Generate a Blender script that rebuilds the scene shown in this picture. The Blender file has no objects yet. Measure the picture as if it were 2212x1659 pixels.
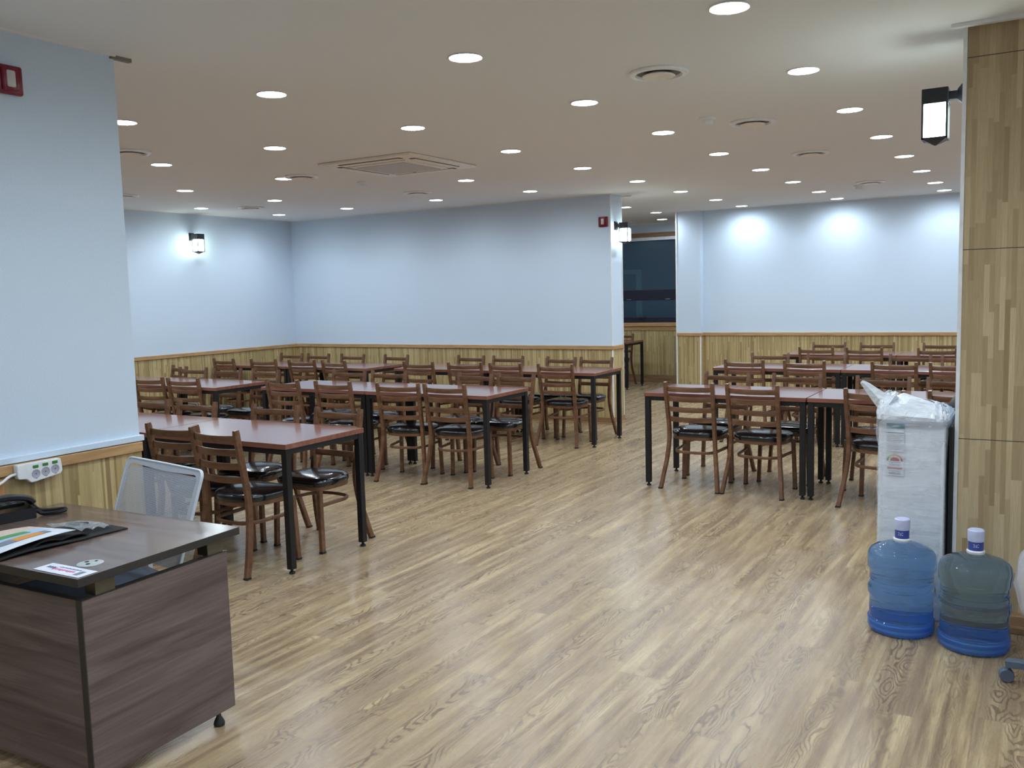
import bpy, bmesh, math, random
from mathutils import Vector, Matrix

# ------------------------------------------------------------------ camera, world, exposure
SC = bpy.context.scene
COL = SC.collection
CAM_H, F_PX, YAW, PITCH, ROLL = 1.5568, 1937.89, 0.5392, -0.1005, -0.0270
cam_data = bpy.data.cameras.new('camera')
cam = bpy.data.objects.new('camera', cam_data)
COL.objects.link(cam)
cam_data.sensor_width = 36.0
cam_data.lens = 36.0 * F_PX / 2212.0
cam_data.clip_start = 0.05
cam_data.clip_end = 100
_f = Vector((-math.sin(YAW) * math.cos(PITCH), math.cos(YAW) * math.cos(PITCH), math.sin(PITCH)))
_r = Vector((math.cos(YAW), math.sin(YAW), 0))
_u = _r.cross(_f)
_r2 = _r * math.cos(ROLL) + _u * math.sin(ROLL)
_u2 = -_r * math.sin(ROLL) + _u * math.cos(ROLL)
M = Matrix((_r2, _u2, -_f)).transposed().to_4x4()
M.translation = Vector((0, 0, CAM_H))
cam.matrix_world = M
SC.camera = cam

world = bpy.data.worlds.new('night')
SC.world = world
world.use_nodes = True
world.node_tree.nodes['Background'].inputs[0].default_value = (0.10, 0.16, 0.25, 1)
world.node_tree.nodes['Background'].inputs[1].default_value = 0.5
SC.view_settings.view_transform = 'Standard'
SC.view_settings.look = 'None'
SC.view_settings.gamma = 1
SC.view_settings.use_curve_mapping = False
SC.view_settings.exposure = 0.50
LAMP = 118.0          # emission of a downlight diffuser
SC.cycles.max_bounces = 9
SC.cycles.diffuse_bounces = 5
SC.cycles.glossy_bounces = 4
SC.cycles.transmission_bounces = 10
SC.cycles.transparent_max_bounces = 16
SC.cycles.sample_clamp_indirect = 6
R = math.radians
random.seed(7)

# ------------------------------------------------------------------ tagging
def link(name, data=None, parent=None, loc=(0, 0, 0), rz=0.0):
    o = bpy.data.objects.new(name, data)
    COL.objects.link(o)
    if parent is not None:
        o.parent = parent
    o.location = loc
    o.rotation_euler = (0, 0, rz)
    return o

def tag(o, label, cat, group=None, kind=None):
    o['label'] = label
    o['category'] = cat
    if group: o['group'] = group
    if kind: o['kind'] = kind
    return o

def thing(name, label, cat, loc=(0, 0, 0), rz=0.0, group=None):
    return tag(link(name, None, None, loc, rz), label, cat, group)

def copy_tree(o, parent=None):
    c = o.copy()
    COL.objects.link(c)
    c.parent = parent
    for ch in list(o.children):
        copy_tree(ch, c)
    return c

# ------------------------------------------------------------------ mesh builder
class MB:
    def __init__(self):
        self.bm = bmesh.new()
    def box(self, x0, x1, y0, y1, z0, z1, bevel=0.0, rot=None, seg=2):
        r = bmesh.ops.create_cube(self.bm, size=1.0)
        vs = r['verts']
        cx, cy, cz = (x0 + x1) / 2, (y0 + y1) / 2, (z0 + z1) / 2
        sx, sy, sz = abs(x1 - x0), abs(y1 - y0), abs(z1 - z0)
        for v in vs:
            v.co = Vector((v.co.x * sx, v.co.y * sy, v.co.z * sz))
        if bevel > 0:
            es = list({e for v in vs for e in v.link_edges})
            rr = bmesh.ops.bevel(self.bm, geom=es, offset=min(bevel, sx / 2.01, sy / 2.01, sz / 2.01), segments=seg, affect='EDGES', profile=0.5)
            vs = list({v for f in rr['faces'] for v in f.verts} | {v for v in vs if v.is_valid})
        for v in vs:
            co = v.co.copy()
            if rot is not None: co = rot @ co
            v.co = co + Vector((cx, cy, cz))
        return self
    def grid(self, fn, nu, nv, closed_u=False, closed_v=False, flip=False):
        vs = [[self.bm.verts.new(fn(i, j)) for j in range(nv)] for i in range(nu)]
        for i in range(nu if closed_u else nu - 1):
            for j in range(nv if closed_v else nv - 1):
                q = [vs[i][j], vs[(i + 1) % nu][j], vs[(i + 1) % nu][(j + 1) % nv], vs[i][(j + 1) % nv]]
                if flip: q.reverse()
                try: self.bm.faces.new(q)
                except ValueError: pass
        return vs
    def tube(self, pts, prof, up=Vector((0, 0, 1)), caps=True, closed=False, scale=None):
        """sweep a 2-D profile (list of (a,b)) along 3-D points; a = side, b = up"""
        pts = [Vector(p) for p in pts]
        n = len(pts); rings = []
        for i, p in enumerate(pts):
            if closed: t = pts[(i + 1) % n] - pts[(i - 1) % n]
            else: t = pts[min(i + 1, n - 1)] - pts[max(i - 1, 0)]
            t.normalize()
            s = t.cross(up)
            if s.length < 1e-5: s = t.cross(Vector((0, 1, 0)))
            s.normalize(); w = s.cross(t).normalized()
            k = scale[i] if scale else 1.0
            rings.append([self.bm.verts.new(p + s * a * k + w * b * k) for a, b in prof])
        m = len(prof)
        for i in range(n if closed else n - 1):
            A, B = rings[i], rings[(i + 1) % n]
            for j in range(m):
                self.bm.faces.new((A[j], A[(j + 1) % m], B[(j + 1) % m], B[j]))
        if caps and not closed:
            self.bm.faces.new(list(reversed(rings[0]))); self.bm.faces.new(rings[-1])
        return self
    def round_tube(self, pts, r, n=8, **k):
        return self.tube(pts, [(r * math.cos(2 * math.pi * i / n), r * math.sin(2 * math.pi * i / n)) for i in range(n)], **k)
    def lathe(self, prof, n=32, at=(0, 0, 0), cap0=True, cap1=True):
        """prof: list of (radius, z)"""
        c = Vector(at); rings = []
        for rr, z in prof:
            rings.append([self.bm.verts.new(c + Vector((rr * math.cos(2 * math.pi * i / n), rr * math.sin(2 * math.pi * i / n), z))) for i in range(n)])
        for a, b in zip(rings, rings[1:]):
            for i in range(n):
                self.bm.faces.new((a[i], a[(i + 1) % n], b[(i + 1) % n], b[i]))
        if cap0: self.bm.faces.new(list(reversed(rings[0])))
        if cap1: self.bm.faces.new(rings[-1])
        return self
    def prism(self, poly, z0, z1):
        a = [self.bm.verts.new((x, y, z0)) for x, y in poly]
        b = [self.bm.verts.new((x, y, z1)) for x, y in poly]
        n = len(poly)
        self.bm.faces.new(list(reversed(a))); self.bm.faces.new(b)
        for i in range(n):
            self.bm.faces.new((a[i], a[(i + 1) % n], b[(i + 1) % n], b[i]))
        return self
    def xform(self, m):
        bmesh.ops.transform(self.bm, matrix=m, verts=self.bm.verts)
        return self
    def mesh(self, name, mat, smooth=False):
        bmesh.ops.recalc_face_normals(self.bm, faces=self.bm.faces)
        me = bpy.data.meshes.new(name)
        self.bm.to_mesh(me); self.bm.free()
        me.materials.append(mat)
        if smooth:
            for p in me.polygons: p.use_smooth = True
            try: me.set_sharp_from_angle(angle=R(40))
            except Exception: pass
        return me
    def build(self, name, mat, parent=None, smooth=False, loc=(0, 0, 0), rz=0.0):
        return link(name, self.mesh(name, mat, smooth), parent, loc, rz)

def struct(o):
    o['kind'] = 'structure'
    return o

# ------------------------------------------------------------------ materials
class NT:
    def __init__(self, name):
        self.m = bpy.data.materials.new(name)
        self.m.use_nodes = True
        self.t = self.m.node_tree
        self.t.nodes.clear()
        self.out = self.t.nodes.new('ShaderNodeOutputMaterial')
    def n(self, ty, **kw):
        nd = self.t.nodes.new(ty)
        for k, v in kw.items():
            setattr(nd, k, v)
        return nd
    def set(self, sock, v):
        if v is None: return
        if isinstance(v, bpy.types.NodeSocket): self.t.links.new(v, sock)
        elif isinstance(v, (tuple, list)) and len(v) == 3 and sock.type == 'RGBA': sock.default_value = (*v, 1)
        else: sock.default_value = v
    def math(self, op, a, b=None, c=None, clamp=False):
        nd = self.n('ShaderNodeMath', operation=op, use_clamp=clamp)
        self.set(nd.inputs[0], a); self.set(nd.inputs[1], b)
        if c is not None: self.set(nd.inputs[2], c)
        return nd.outputs[0]
    def xyz(self, v):
        nd = self.n('ShaderNodeSeparateXYZ'); self.set(nd.inputs[0], v)
        return nd.outputs
    def vec(self, x, y, z):
        nd = self.n('ShaderNodeCombineXYZ')
        for i, a in enumerate((x, y, z)): self.set(nd.inputs[i], a)
        return nd.outputs[0]
    def obj(self):
        return self.n('ShaderNodeTexCoord').outputs['Object']
    def geo(self):
        return self.n('ShaderNodeNewGeometry').outputs['Position']
    def rnd(self):
        return self.n('ShaderNodeObjectInfo').outputs['Random']
    def noise(self, v, scale=1.0, detail=2.0, rough=0.5, dist=0.0):
        nd = self.n('ShaderNodeTexNoise')
        self.set(nd.inputs['Vector'], v)
        nd.inputs['Scale'].default_value = scale; nd.inputs['Detail'].default_value = detail
        nd.inputs['Roughness'].default_value = rough; nd.inputs['Distortion'].default_value = dist
        return nd.outputs['Fac']
    def white(self, v, dim='3D'):
        nd = self.n('ShaderNodeTexWhiteNoise', noise_dimensions=dim)
        if dim == '1D': self.set(nd.inputs['W'], v)
        else: self.set(nd.inputs['Vector'], v)
        return nd.outputs['Value']
    def ramp(self, f, stops, interp='LINEAR'):
        nd = self.n('ShaderNodeValToRGB'); self.set(nd.inputs[0], f)
        cr = nd.color_ramp; cr.interpolation = interp
        while len(cr.elements) > 1: cr.elements.remove(cr.elements[-1])
        cr.elements[0].position = stops[0][0]; cr.elements[0].color = (*stops[0][1], 1)
        for p, c in stops[1:]:
            e = cr.elements.new(p); e.color = (*c, 1)
        return nd.outputs[0]
    def mix(self, f, a, b, mode='MIX'):
        nd = self.n('ShaderNodeMix', data_type='RGBA', blend_type=mode)
        self.set(nd.inputs[0], f); self.set(nd.inputs[6], a); self.set(nd.inputs[7], b)
        return nd.outputs[2]
    def mapr(self, v, a, b, c, d):
        nd = self.n('ShaderNodeMapRange'); self.set(nd.inputs[0], v)
        for i, q in enumerate((a, b, c, d)): nd.inputs[i + 1].default_value = q
        return nd.outputs[0]
    def bump(self, h, strength=0.2, dist=0.01):
        nd = self.n('ShaderNodeBump'); self.set(nd.inputs['Height'], h)
        nd.inputs['Strength'].default_value = strength; nd.inputs['Distance'].default_value = dist
        return nd.outputs[0]
    def bsdf(self, color=(0.8, 0.8, 0.8), rough=0.5, metal=0.0, normal=None, **kw):
        b = self.n('ShaderNodeBsdfPrincipled')
        self.set(b.inputs['Base Color'], color); self.set(b.inputs['Roughness'], rough); self.set(b.inputs['Metallic'], metal)
        if normal is not None: self.set(b.inputs['Normal'], normal)
        for k, v in kw.items(): self.set(b.inputs[k.replace('_', ' ')], v)
        return b
    def done(self, sh):
        self.t.links.new(sh.outputs[0] if hasattr(sh, 'outputs') else sh, self.out.inputs[0])
        return self.m

def srgb(r, g, b):
    return tuple(((c / 255) / 12.92 if c / 255 <= 0.04045 else ((c / 255 + 0.055) / 1.055) ** 2.4) for c in (r, g, b))

def plain(name, col, rough=0.5, metal=0.0, fleck=0.06, **kw):
    t = NT(name)
    nz = t.noise(t.obj(), 30, 3)
    c = t.mix(t.mapr(nz, 0.3, 0.7, 0, 1), tuple(x * (1 - fleck) for x in col), tuple(min(1, x * (1 + fleck)) for x in col))
    return t.done(t.bsdf(c, rough, metal, **kw))

def emit(name, col, strength):
    t = NT(name)
    e = t.n('ShaderNodeEmission'); e.inputs[0].default_value = (*col, 1); e.inputs[1].default_value = strength
    return t.done(e)

def mat_floor():
    t = NT('laminate_floor')
    x, y, z = t.xyz(t.geo())
    row = t.math('FLOOR', t.math('DIVIDE', x, 0.185))
    rr = t.white(row, '1D')
    yy = t.math('ADD', t.math('DIVIDE', y, 1.22), t.math('MULTIPLY', rr, 7.0))
    seg = t.math('FLOOR', yy)
    rv = t.white(t.vec(row, seg, 0.5))
    rv2 = t.white(t.vec(seg, row, 3.5))
    fx = t.math('ADD', x, t.math('MULTIPLY', rv, 31.0))
    fy = t.math('ADD', y, t.math('MULTIPLY', rv2, 57.0))
    field = t.noise(t.vec(t.math('MULTIPLY', fx, 11.0), t.math('MULTIPLY', fy, 3.0), 0.0), 1.0, 1.0, 0.45, 0.10)
    jig = t.noise(t.vec(t.math('MULTIPLY', fx, 38), t.math('MULTIPLY', fy, 24), 0), 1.0, 1.5, 0.5)
    fj = t.math('ADD', t.math('MULTIPLY', field, 84.0), t.math('MULTIPLY', jig, 4.6))
    msk = t.noise(t.vec(t.math('MULTIPLY', fx, 5.0), t.math('MULTIPLY', fy, 1.1), 4.0), 1.0, 2, 0.5)
    cen = t.math('ABSOLUTE', t.math('SUBTRACT', t.math('FRACT', t.math('DIVIDE', x, 0.185)), t.math('ADD', t.math('MULTIPLY', rv2, 0.4), 0.3)))
    ring = t.mapr(t.math('SINE', t.math('ADD', fj, t.math('MULTIPLY', cen, 60.0))), 0.15, 0.8, 0.0, 1.0)
    wob = t.math('ADD', cen, t.math('MULTIPLY', t.math('SUBTRACT', msk, 0.5), 0.9))
    ring = t.math('MULTIPLY', ring, t.math('MULTIPLY', t.mapr(wob, 0.14, 0.32, 1.0, 0.10), t.mapr(rv, 0.15, 0.4, 0.55, 1.0)))
    fib = t.noise(t.vec(t.math('MULTIPLY', fx, 170), t.math('MULTIPLY', fy, 7), 0), 1.0, 3, 0.6)
    stk = t.noise(t.vec(t.math('MULTIPLY', fx, 22), t.math('MULTIPLY', fy, 1.3), 9.0), 1.0, 3, 0.55)
    base = t.ramp(stk, [(0.34, (0.240, 0.158, 0.092)), (0.50, (0.400, 0.284, 0.158)), (0.66, (0.575, 0.438, 0.252))])
    base = t.mix(t.mapr(rv, 0, 1, 0.0, 0.55), base, (0.37, 0.265, 0.165))
    base = t.mix(t.mapr(fib, 0.3, 0.60, 0.40, 0.0), base, (0.20, 0.145, 0.10))
    base = t.mix(t.math('MULTIPLY', ring, 0.80), base, (0.150, 0.100, 0.062))
    ex = t.math('PINGPONG', t.math('DIVIDE', x, 0.185), 0.5)
    ey = t.math('PINGPONG', yy, 0.5)
    seam = t.math('MAXIMUM', t.math('LESS_THAN', ex, 0.006), t.math('LESS_THAN', ey, 0.0012))
    base = t.mix(t.math('MULTIPLY', seam, 0.35), base, (0.12, 0.085, 0.06))
    nrm = t.bump(t.math('SUBTRACT', t.math('MULTIPLY', fib, 0.4), t.math('MULTIPLY', seam, 1.0)), 0.05, 0.002)
    rough = t.mapr(fib, 0.3, 0.7, 0.30, 0.24)
    return t.done(t.bsdf(base, rough, 0, nrm, Specular_IOR_Level=0.5))

def mat_strips(name, w, ln, cols, joint=None):
    """vertical mosaic of wood strips; u runs along whichever wall direction, v up"""
    t = NT(name)
    x, y, z = t.xyz(t.geo())
    u = t.math('ADD', x, y)
    a = t.math('DIVIDE', u, w)
    ia = t.math('FLOOR', a)
    split = t.math('GREATER_THAN', t.white(t.vec(ia, 7.0, 0.5)), 0.45)
    ib = t.math('FLOOR', t.math('MULTIPLY', a, 2.0))
    idx = t.math('ADD', t.math('MULTIPLY', split, t.math('ADD', t.math('MULTIPLY', ib, 1.37), 900.0)), t.math('MULTIPLY', t.math('SUBTRACT', 1.0, split), ia))
    r1 = t.white(t.vec(idx, 1.0, 0.5))
    ll = t.math('MULTIPLY', t.math('ADD', r1, 0.6), ln)
    vv = t.math('ADD', t.math('DIVIDE', z, ll), t.math('MULTIPLY', r1, 13.0))
    seg = t.math('FLOOR', vv)
    rv = t.white(t.vec(idx, seg, 2.5))
    grain = t.noise(t.vec(t.math('MULTIPLY', u, 220), t.math('MULTIPLY', rv, 50), t.math('MULTIPLY', z, 9)), 1.0, 3, 0.6)
    c = t.ramp(rv, [(i / (len(cols) - 1) if len(cols) > 1 else 0, cc) for i, cc in enumerate(cols)])
    c = t.mix(t.mapr(grain, 0.3, 0.7, 0.30, 0.0), c, tuple(q * 0.55 for q in cols[0]))
    h = rv
    if joint:
        seams = None
        for q in joint:
            d = t.math('LESS_THAN', t.math('ABSOLUTE', t.math('SUBTRACT', z, q)), 0.0018)
            seams = d if seams is None else t.math('MAXIMUM', seams, d)
        c = t.mix(seams, c, (0.06, 0.05, 0.035))
    return t.done(t.bsdf(c, 0.55, 0, t.bump(h, 0.25, 0.002)))

def mat_wood(name, c0, c1, c2, axis='x', rough=0.35, fine=90, long=3.0, coord='obj', spec=0.5, coat=0.0, var=0.28):
    t = NT(name)
    src = t.obj() if coord == 'obj' else t.geo()
    x, y, z = t.xyz(src)
    r = t.math('MULTIPLY', t.rnd(), 20)
    L, A, B = {'x': (x, y, z), 'y': (y, x, z), 'z': (z, x, y)}[axis]
    L = t.math('ADD', L, r)
    v = t.vec(t.math('MULTIPLY', L, long), t.math('MULTIPLY', A, fine * 0.25), t.math('MULTIPLY', B, fine * 0.25))
    a = t.noise(v, 1.0, 4, 0.6, 0.8)
    v2 = t.vec(t.math('MULTIPLY', L, long * 3), t.math('MULTIPLY', A, fine * 2), t.math('MULTIPLY', B, fine * 2))
    b = t.noise(v2, 1.0, 3, 0.6)
    c = t.ramp(a, [(0.32, c0), (0.5, c1), (0.68, c2)])
    c = t.mix(t.mapr(b, 0.35, 0.65, var, 0.0), c, tuple(q * 0.6 for q in c0))
    return t.done(t.bsdf(c, rough, 0, None, Specular_IOR_Level=spec, Coat_Weight=coat, Coat_Roughness=0.12))

def mat_wall():
    t = NT('woven_wallpaper')
    x, y, z = t.xyz(t.geo())
    u = t.math('ADD', x, y)
    n1 = t.noise(t.vec(t.math('MULTIPLY', u, 500), 0, t.math('MULTIPLY', z, 120)), 1.0, 2)
    n2 = t.noise(t.vec(t.math('MULTIPLY', u, 120), 3, t.math('MULTIPLY', z, 500)), 1.0, 2)
    h = t.math('ADD', n1, n2)
    c = t.mix(t.mapr(h, 0.8, 1.2, 0, 1), (0.625, 0.725, 0.835), (0.67, 0.78, 0.90))
    return t.done(t.bsdf(c, 0.75, 0, t.bump(h, 0.25, 0.002), Specular_IOR_Level=0.2))

def mat_ceiling():
    t = NT('ceiling_paper')
    n1 = t.noise(t.geo(), 140, 2)
    c = t.mix(n1, (0.80, 0.80, 0.80), (0.84, 0.84, 0.84))
    return t.done(t.bsdf(c, 0.8, 0, t.bump(n1, 0.1, 0.001), Specular_IOR_Level=0.2))

def mat_film(name, col, opac, crease=14, rough=0.25, st=(1, 1, 1), bmp=0.7):
    t = NT(name)
    gx, gy, gz = t.xyz(t.geo())
    nz = t.noise(t.vec(t.math('MULTIPLY', gx, st[0]), t.math('MULTIPLY', gy, st[1]), t.math('MULTIPLY', gz, st[2])), crease, 3, 0.6, 0.4)
    b = t.bsdf(col, rough, 0, t.bump(nz, bmp, 0.02))
    tr = t.n('ShaderNodeBsdfTransparent')
    mx = t.n('ShaderNodeMixShader')
    t.set(mx.inputs[0], t.mapr(nz, 0.35, 0.65, opac - 0.12, opac + 0.12))
    t.t.links.new(tr.outputs[0], mx.inputs[1]); t.t.links.new(b.outputs[0], mx.inputs[2])
    return t.done(mx)

def mat_mesh_fabric(name='mesh_fabric', op=0.72):
    t = NT(name)
    x, y, z = t.xyz(t.obj())
    k = 2 * math.pi / 0.0052
    a = t.math('SINE', t.math('MULTIPLY', t.math('ADD', x, z), k * 0.7))
    b = t.math('SINE', t.math('MULTIPLY', t.math('SUBTRACT', x, z), k * 0.7))
    hole = t.math('GREATER_THAN', t.math('MULTIPLY', a, b), 0.10)
    b1 = t.bsdf((0.56, 0.58, 0.64), 0.6)
    tr = t.n('ShaderNodeBsdfTransparent')
    mx = t.n('ShaderNodeMixShader')
    t.set(mx.inputs[0], t.math('SUBTRACT', 1.0, t.math('MULTIPLY', hole, op)))
    t.t.links.new(tr.outputs[0], mx.inputs[1]); t.t.links.new(b1.outputs[0], mx.inputs[2])
    return t.done(mx)

def mat_glass(name, col, rough=0.02, ior=1.45, tw=1.0):
    t = NT(name)
    b = t.bsdf(col, rough, 0, None, IOR=ior, Transmission_Weight=tw)
    return t.done(b)

def mat_pane():
    t = NT('window_glass')
    tr = t.n('ShaderNodeBsdfTransparent'); tr.inputs[0].default_value = (0.55, 0.70, 0.74, 1)
    gl = t.n('ShaderNodeBsdfGlossy'); gl.inputs['Roughness'].default_value = 0.25; gl.inputs[0].default_value = (0.8, 0.9, 1, 1)
    mx = t.n('ShaderNodeMixShader'); mx.inputs[0].default_value = 0.10
    t.t.links.new(tr.outputs[0], mx.inputs[1]); t.t.links.new(gl.outputs[0], mx.inputs[2])
    return t.done(mx)

STRIP_COLS = [(0.32, 0.222, 0.092), (0.455, 0.335, 0.150), (0.53, 0.40, 0.185), (0.65, 0.51, 0.265)]
MT = {}
MT['floor'] = mat_floor()
MT['wall'] = mat_wall()
MT['ceiling'] = mat_ceiling()
MT['strips'] = mat_strips('wood_strip_wainscot', 0.022, 0.55, STRIP_COLS)
MT['pillar'] = mat_strips('wood_strip_pillar', 0.042, 0.30, [(0.355, 0.250, 0.130), (0.475, 0.350, 0.195), (0.53, 0.400, 0.225), (0.66, 0.52, 0.31)], joint=[0.0, 0.848, 1.696, 2.523])
MT['trim_wood_x'] = mat_wood('light_wood_trim', (0.42, 0.235, 0.095), (0.53, 0.315, 0.140), (0.60, 0.38, 0.18), 'x', 0.4, coord='geo')
MT['trim_wood_y'] = mat_wood('light_wood_trim_side', (0.42, 0.235, 0.095), (0.53, 0.315, 0.140), (0.60, 0.38, 0.18), 'y', 0.4, coord='geo')
MT['skirt'] = mat_wood('skirting_wood', (0.24, 0.13, 0.06), (0.33, 0.19, 0.095), (0.40, 0.24, 0.12), 'x', 0.4, coord='geo')
MT['orange'] = mat_wood('orange_post_wood', (0.50, 0.23, 0.09), (0.60, 0.29, 0.12), (0.66, 0.34, 0.15), 'z', 0.4)
MT['table'] = mat_wood('mahogany_laminate', (0.200, 0.074, 0.046), (0.270, 0.106, 0.071), (0.320, 0.136, 0.096), 'x', 0.22, fine=90, long=0.9, spec=0.7, coat=0.7)
MT['black'] = plain('black_powder_coat', (0.006, 0.006, 0.008), 0.5)
MT['rubber'] = plain('black_rubber', (0.012, 0.012, 0.012), 0.7)
MT['chair'] = mat_wood('brown_chair_finish', (0.112, 0.050, 0.024), (0.175, 0.083, 0.042), (0.228, 0.114, 0.062), 'x', 0.32, fine=70, long=5)
MT['vinyl'] = plain('black_vinyl', (0.010, 0.010, 0.012), 0.20, Coat_Weight=0.4)
MT['white_plastic'] = plain('white_plastic', (0.84, 0.84, 0.85), 0.35)
MT['ivory'] = plain('ivory_plastic', (0.86, 0.81, 0.73), 0.4)
MT['grille'] = None
MT['dark'] = plain('dark_gap', (0.02, 0.02, 0.02), 0.6)
MT['recess'] = plain('grey_recess', (0.22, 0.21, 0.18), 0.6)
MT['alarm'] = plain('crimson_plastic', (0.20, 0.006, 0.022), 0.25)
MT['lens'] = plain('pale_lens', (0.60, 0.58, 0.56), 0.2)
MT['lantern'] = plain('lantern_black', (0.012, 0.012, 0.016), 0.35)
MT['walnut_y'] = mat_wood('walnut_laminate_side', (0.110, 0.078, 0.072), (0.175, 0.130, 0.122), (0.235, 0.180, 0.170), 'y', 0.38, fine=85, long=1.3)
MT['walnut_x'] = mat_wood('walnut_laminate_front', (0.110, 0.078, 0.072), (0.175, 0.130, 0.122), (0.235, 0.180, 0.170), 'x', 0.38, fine=85, long=1.3)
MT['desktop'] = mat_wood('walnut_desk_top', (0.115, 0.075, 0.062), (0.178, 0.120, 0.100), (0.240, 0.170, 0.145), 'x', 0.22, fine=100, long=1.2, spec=0.6, coat=0.35, var=0.30)
MT['band'] = plain('charcoal_edge_band', (0.040, 0.036, 0.034), 0.4)
MT['bracket'] = plain('brushed_bronze', (0.17, 0.15, 0.11), 0.35, 0.7)
MT['foot'] = plain('dark_metal_foot', (0.05, 0.05, 0.048), 0.4, 0.6)
MT['mesh'] = mat_mesh_fabric()
MT['hem'] = mat_mesh_fabric('dense_mesh_hem', 0.12)
MT['grey_frame'] = plain('pale_grey_frame', (0.58, 0.61, 0.68), 0.4)
MT['bluegrey'] = plain('blue_grey_fabric', (0.10, 0.13, 0.18), 0.8)
MT['chrome'] = plain('chrome', (0.6, 0.6, 0.6), 0.2, 1.0)
MT['film'] = mat_film('white_film', (0.80, 0.84, 0.89), 0.80, 14, 0.25, (1, 1, 1.6), 0.8)
MT['film_body'] = mat_film('clear_body_film', (0.80, 0.83, 0.88), 0.26, 9, 0.22, (.5, .5, 3.2), 0.45)
MT['film_thin'] = mat_film('clear_film', (0.55, 0.56, 0.58), 0.32, 60)
MT['film_soft'] = mat_film('frosted_film', (0.70, 0.68, 0.72), 0.55, 6)
MT['foam'] = plain('white_foam', (0.74, 0.77, 0.83), 0.6)
MT['bottle'] = mat_glass('blue_bottle_plastic', (0.46, 0.70, 1.0), 0.03, 1.27, 0.95)
MT['bottle_deep'] = mat_glass('deep_blue_plastic', (0.17, 0.42, 0.95), 0.10, 1.27, 0.62)
MT['cap'] = plain('pale_lilac_cap', (0.55, 0.58, 0.80), 0.4)
MT['blue_label'] = plain('blue_wrap', (0.05, 0.08, 0.33), 0.35)
MT['teal'] = plain('teal_print', (0.02, 0.22, 0.28), 0.5)
MT['paper'] = plain('white_paper', (0.72, 0.75, 0.82), 0.6)
MT['ink'] = plain('grey_ink', (0.22, 0.24, 0.30), 0.6)
MT['navy_ink'] = plain('navy_ink', (0.05, 0.06, 0.18), 0.6)
MT['magenta'] = plain('magenta_ink', (0.62, 0.03, 0.20), 0.6)
MT['red'] = plain('red_print', (0.42, 0.03, 0.05), 0.5)
MT['green'] = plain('green_print', (0.10, 0.32, 0.09), 0.5)
MT['lime'] = plain('lime_print', (0.42, 0.50, 0.08), 0.5)
MT['yellow'] = plain('yellow_print', (0.62, 0.42, 0.06), 0.5)
MT['orange_print'] = plain('orange_print', (0.72, 0.30, 0.03), 0.5)
MT['peach'] = plain('peach_print', (0.70, 0.55, 0.44), 0.5)
MT['sky_print'] = plain('pale_blue_print', (0.42, 0.58, 0.80), 0.5)
MT['switch'] = plain('green_switch', (0.04, 0.20, 0.03), 0.3)
MT['socket'] = plain('socket_recess', (0.40, 0.40, 0.47), 0.4)
MT['silver'] = plain('silver_plastic', (0.45, 0.48, 0.48), 0.35)
MT['frame_dark'] = plain('dark_window_frame', (0.012, 0.013, 0.030), 0.4)
MT['pane'] = mat_pane()
MT['outside'] = plain('night_wall', (0.22, 0.30, 0.40), 0.9)
MT['steel'] = plain('pale_green_steel', (0.45, 0.60, 0.58), 0.5)
def mat_lamp():
    t = NT('downlight_diffuser')
    g = t.n('ShaderNodeNewGeometry')
    d = t.n('ShaderNodeVectorMath', operation='DOT_PRODUCT')
    t.set(d.inputs[0], g.outputs['Normal']); t.set(d.inputs[1], g.outputs['Incoming'])
    k = t.math('MULTIPLY', t.math('ABSOLUTE', d.outputs['Value']), 1.7, clamp=True)   # the diffuser sits in a shallow can: less light at grazing angles
    e = t.n('ShaderNodeEmission'); e.inputs[0].default_value = (0.80, 0.925, 1.03, 1)
    t.set(e.inputs[1], t.math('MULTIPLY', k, LAMP))
    return t.done(e)
MT['lamp'] = mat_lamp()
MT['lantern_glow'] = emit('lantern_glow', (0.84, 1.0, 0.92), 20.0)
def _gr():
    t = NT('ivory_grille')
    x, y, z = t.xyz(t.obj())
    s = t.math('MAXIMUM', t.math('GREATER_THAN', t.math('SINE', t.math('MULTIPLY', t.math('ADD', x, y), 330)), 0.3), t.math('GREATER_THAN', t.math('SINE', t.math('MULTIPLY', t.math('SUBTRACT', x, y), 330)), 0.3))
    return t.done(t.bsdf(t.mix(s, (0.22, 0.19, 0.16), (0.66, 0.61, 0.55)), 0.5))
MT['grille'] = _gr()

# ------------------------------------------------------------------ room shell
ZC = 2.6606
WT, CT = 0.875, 0.920       # top of wood panelling, top of cap rail
X0, X1, Y0, Y1 = -9.5, 2.4, -3.0, 14.4

struct(MB().box(X0, X1, Y0, Y1 + 0.1, -0.1, 0.0).build('floor', MT['floor']))
struct(MB().box(X0, X1, Y0, Y1 + 0.1, ZC, ZC + 0.12).build('ceiling', MT['ceiling']))

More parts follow.
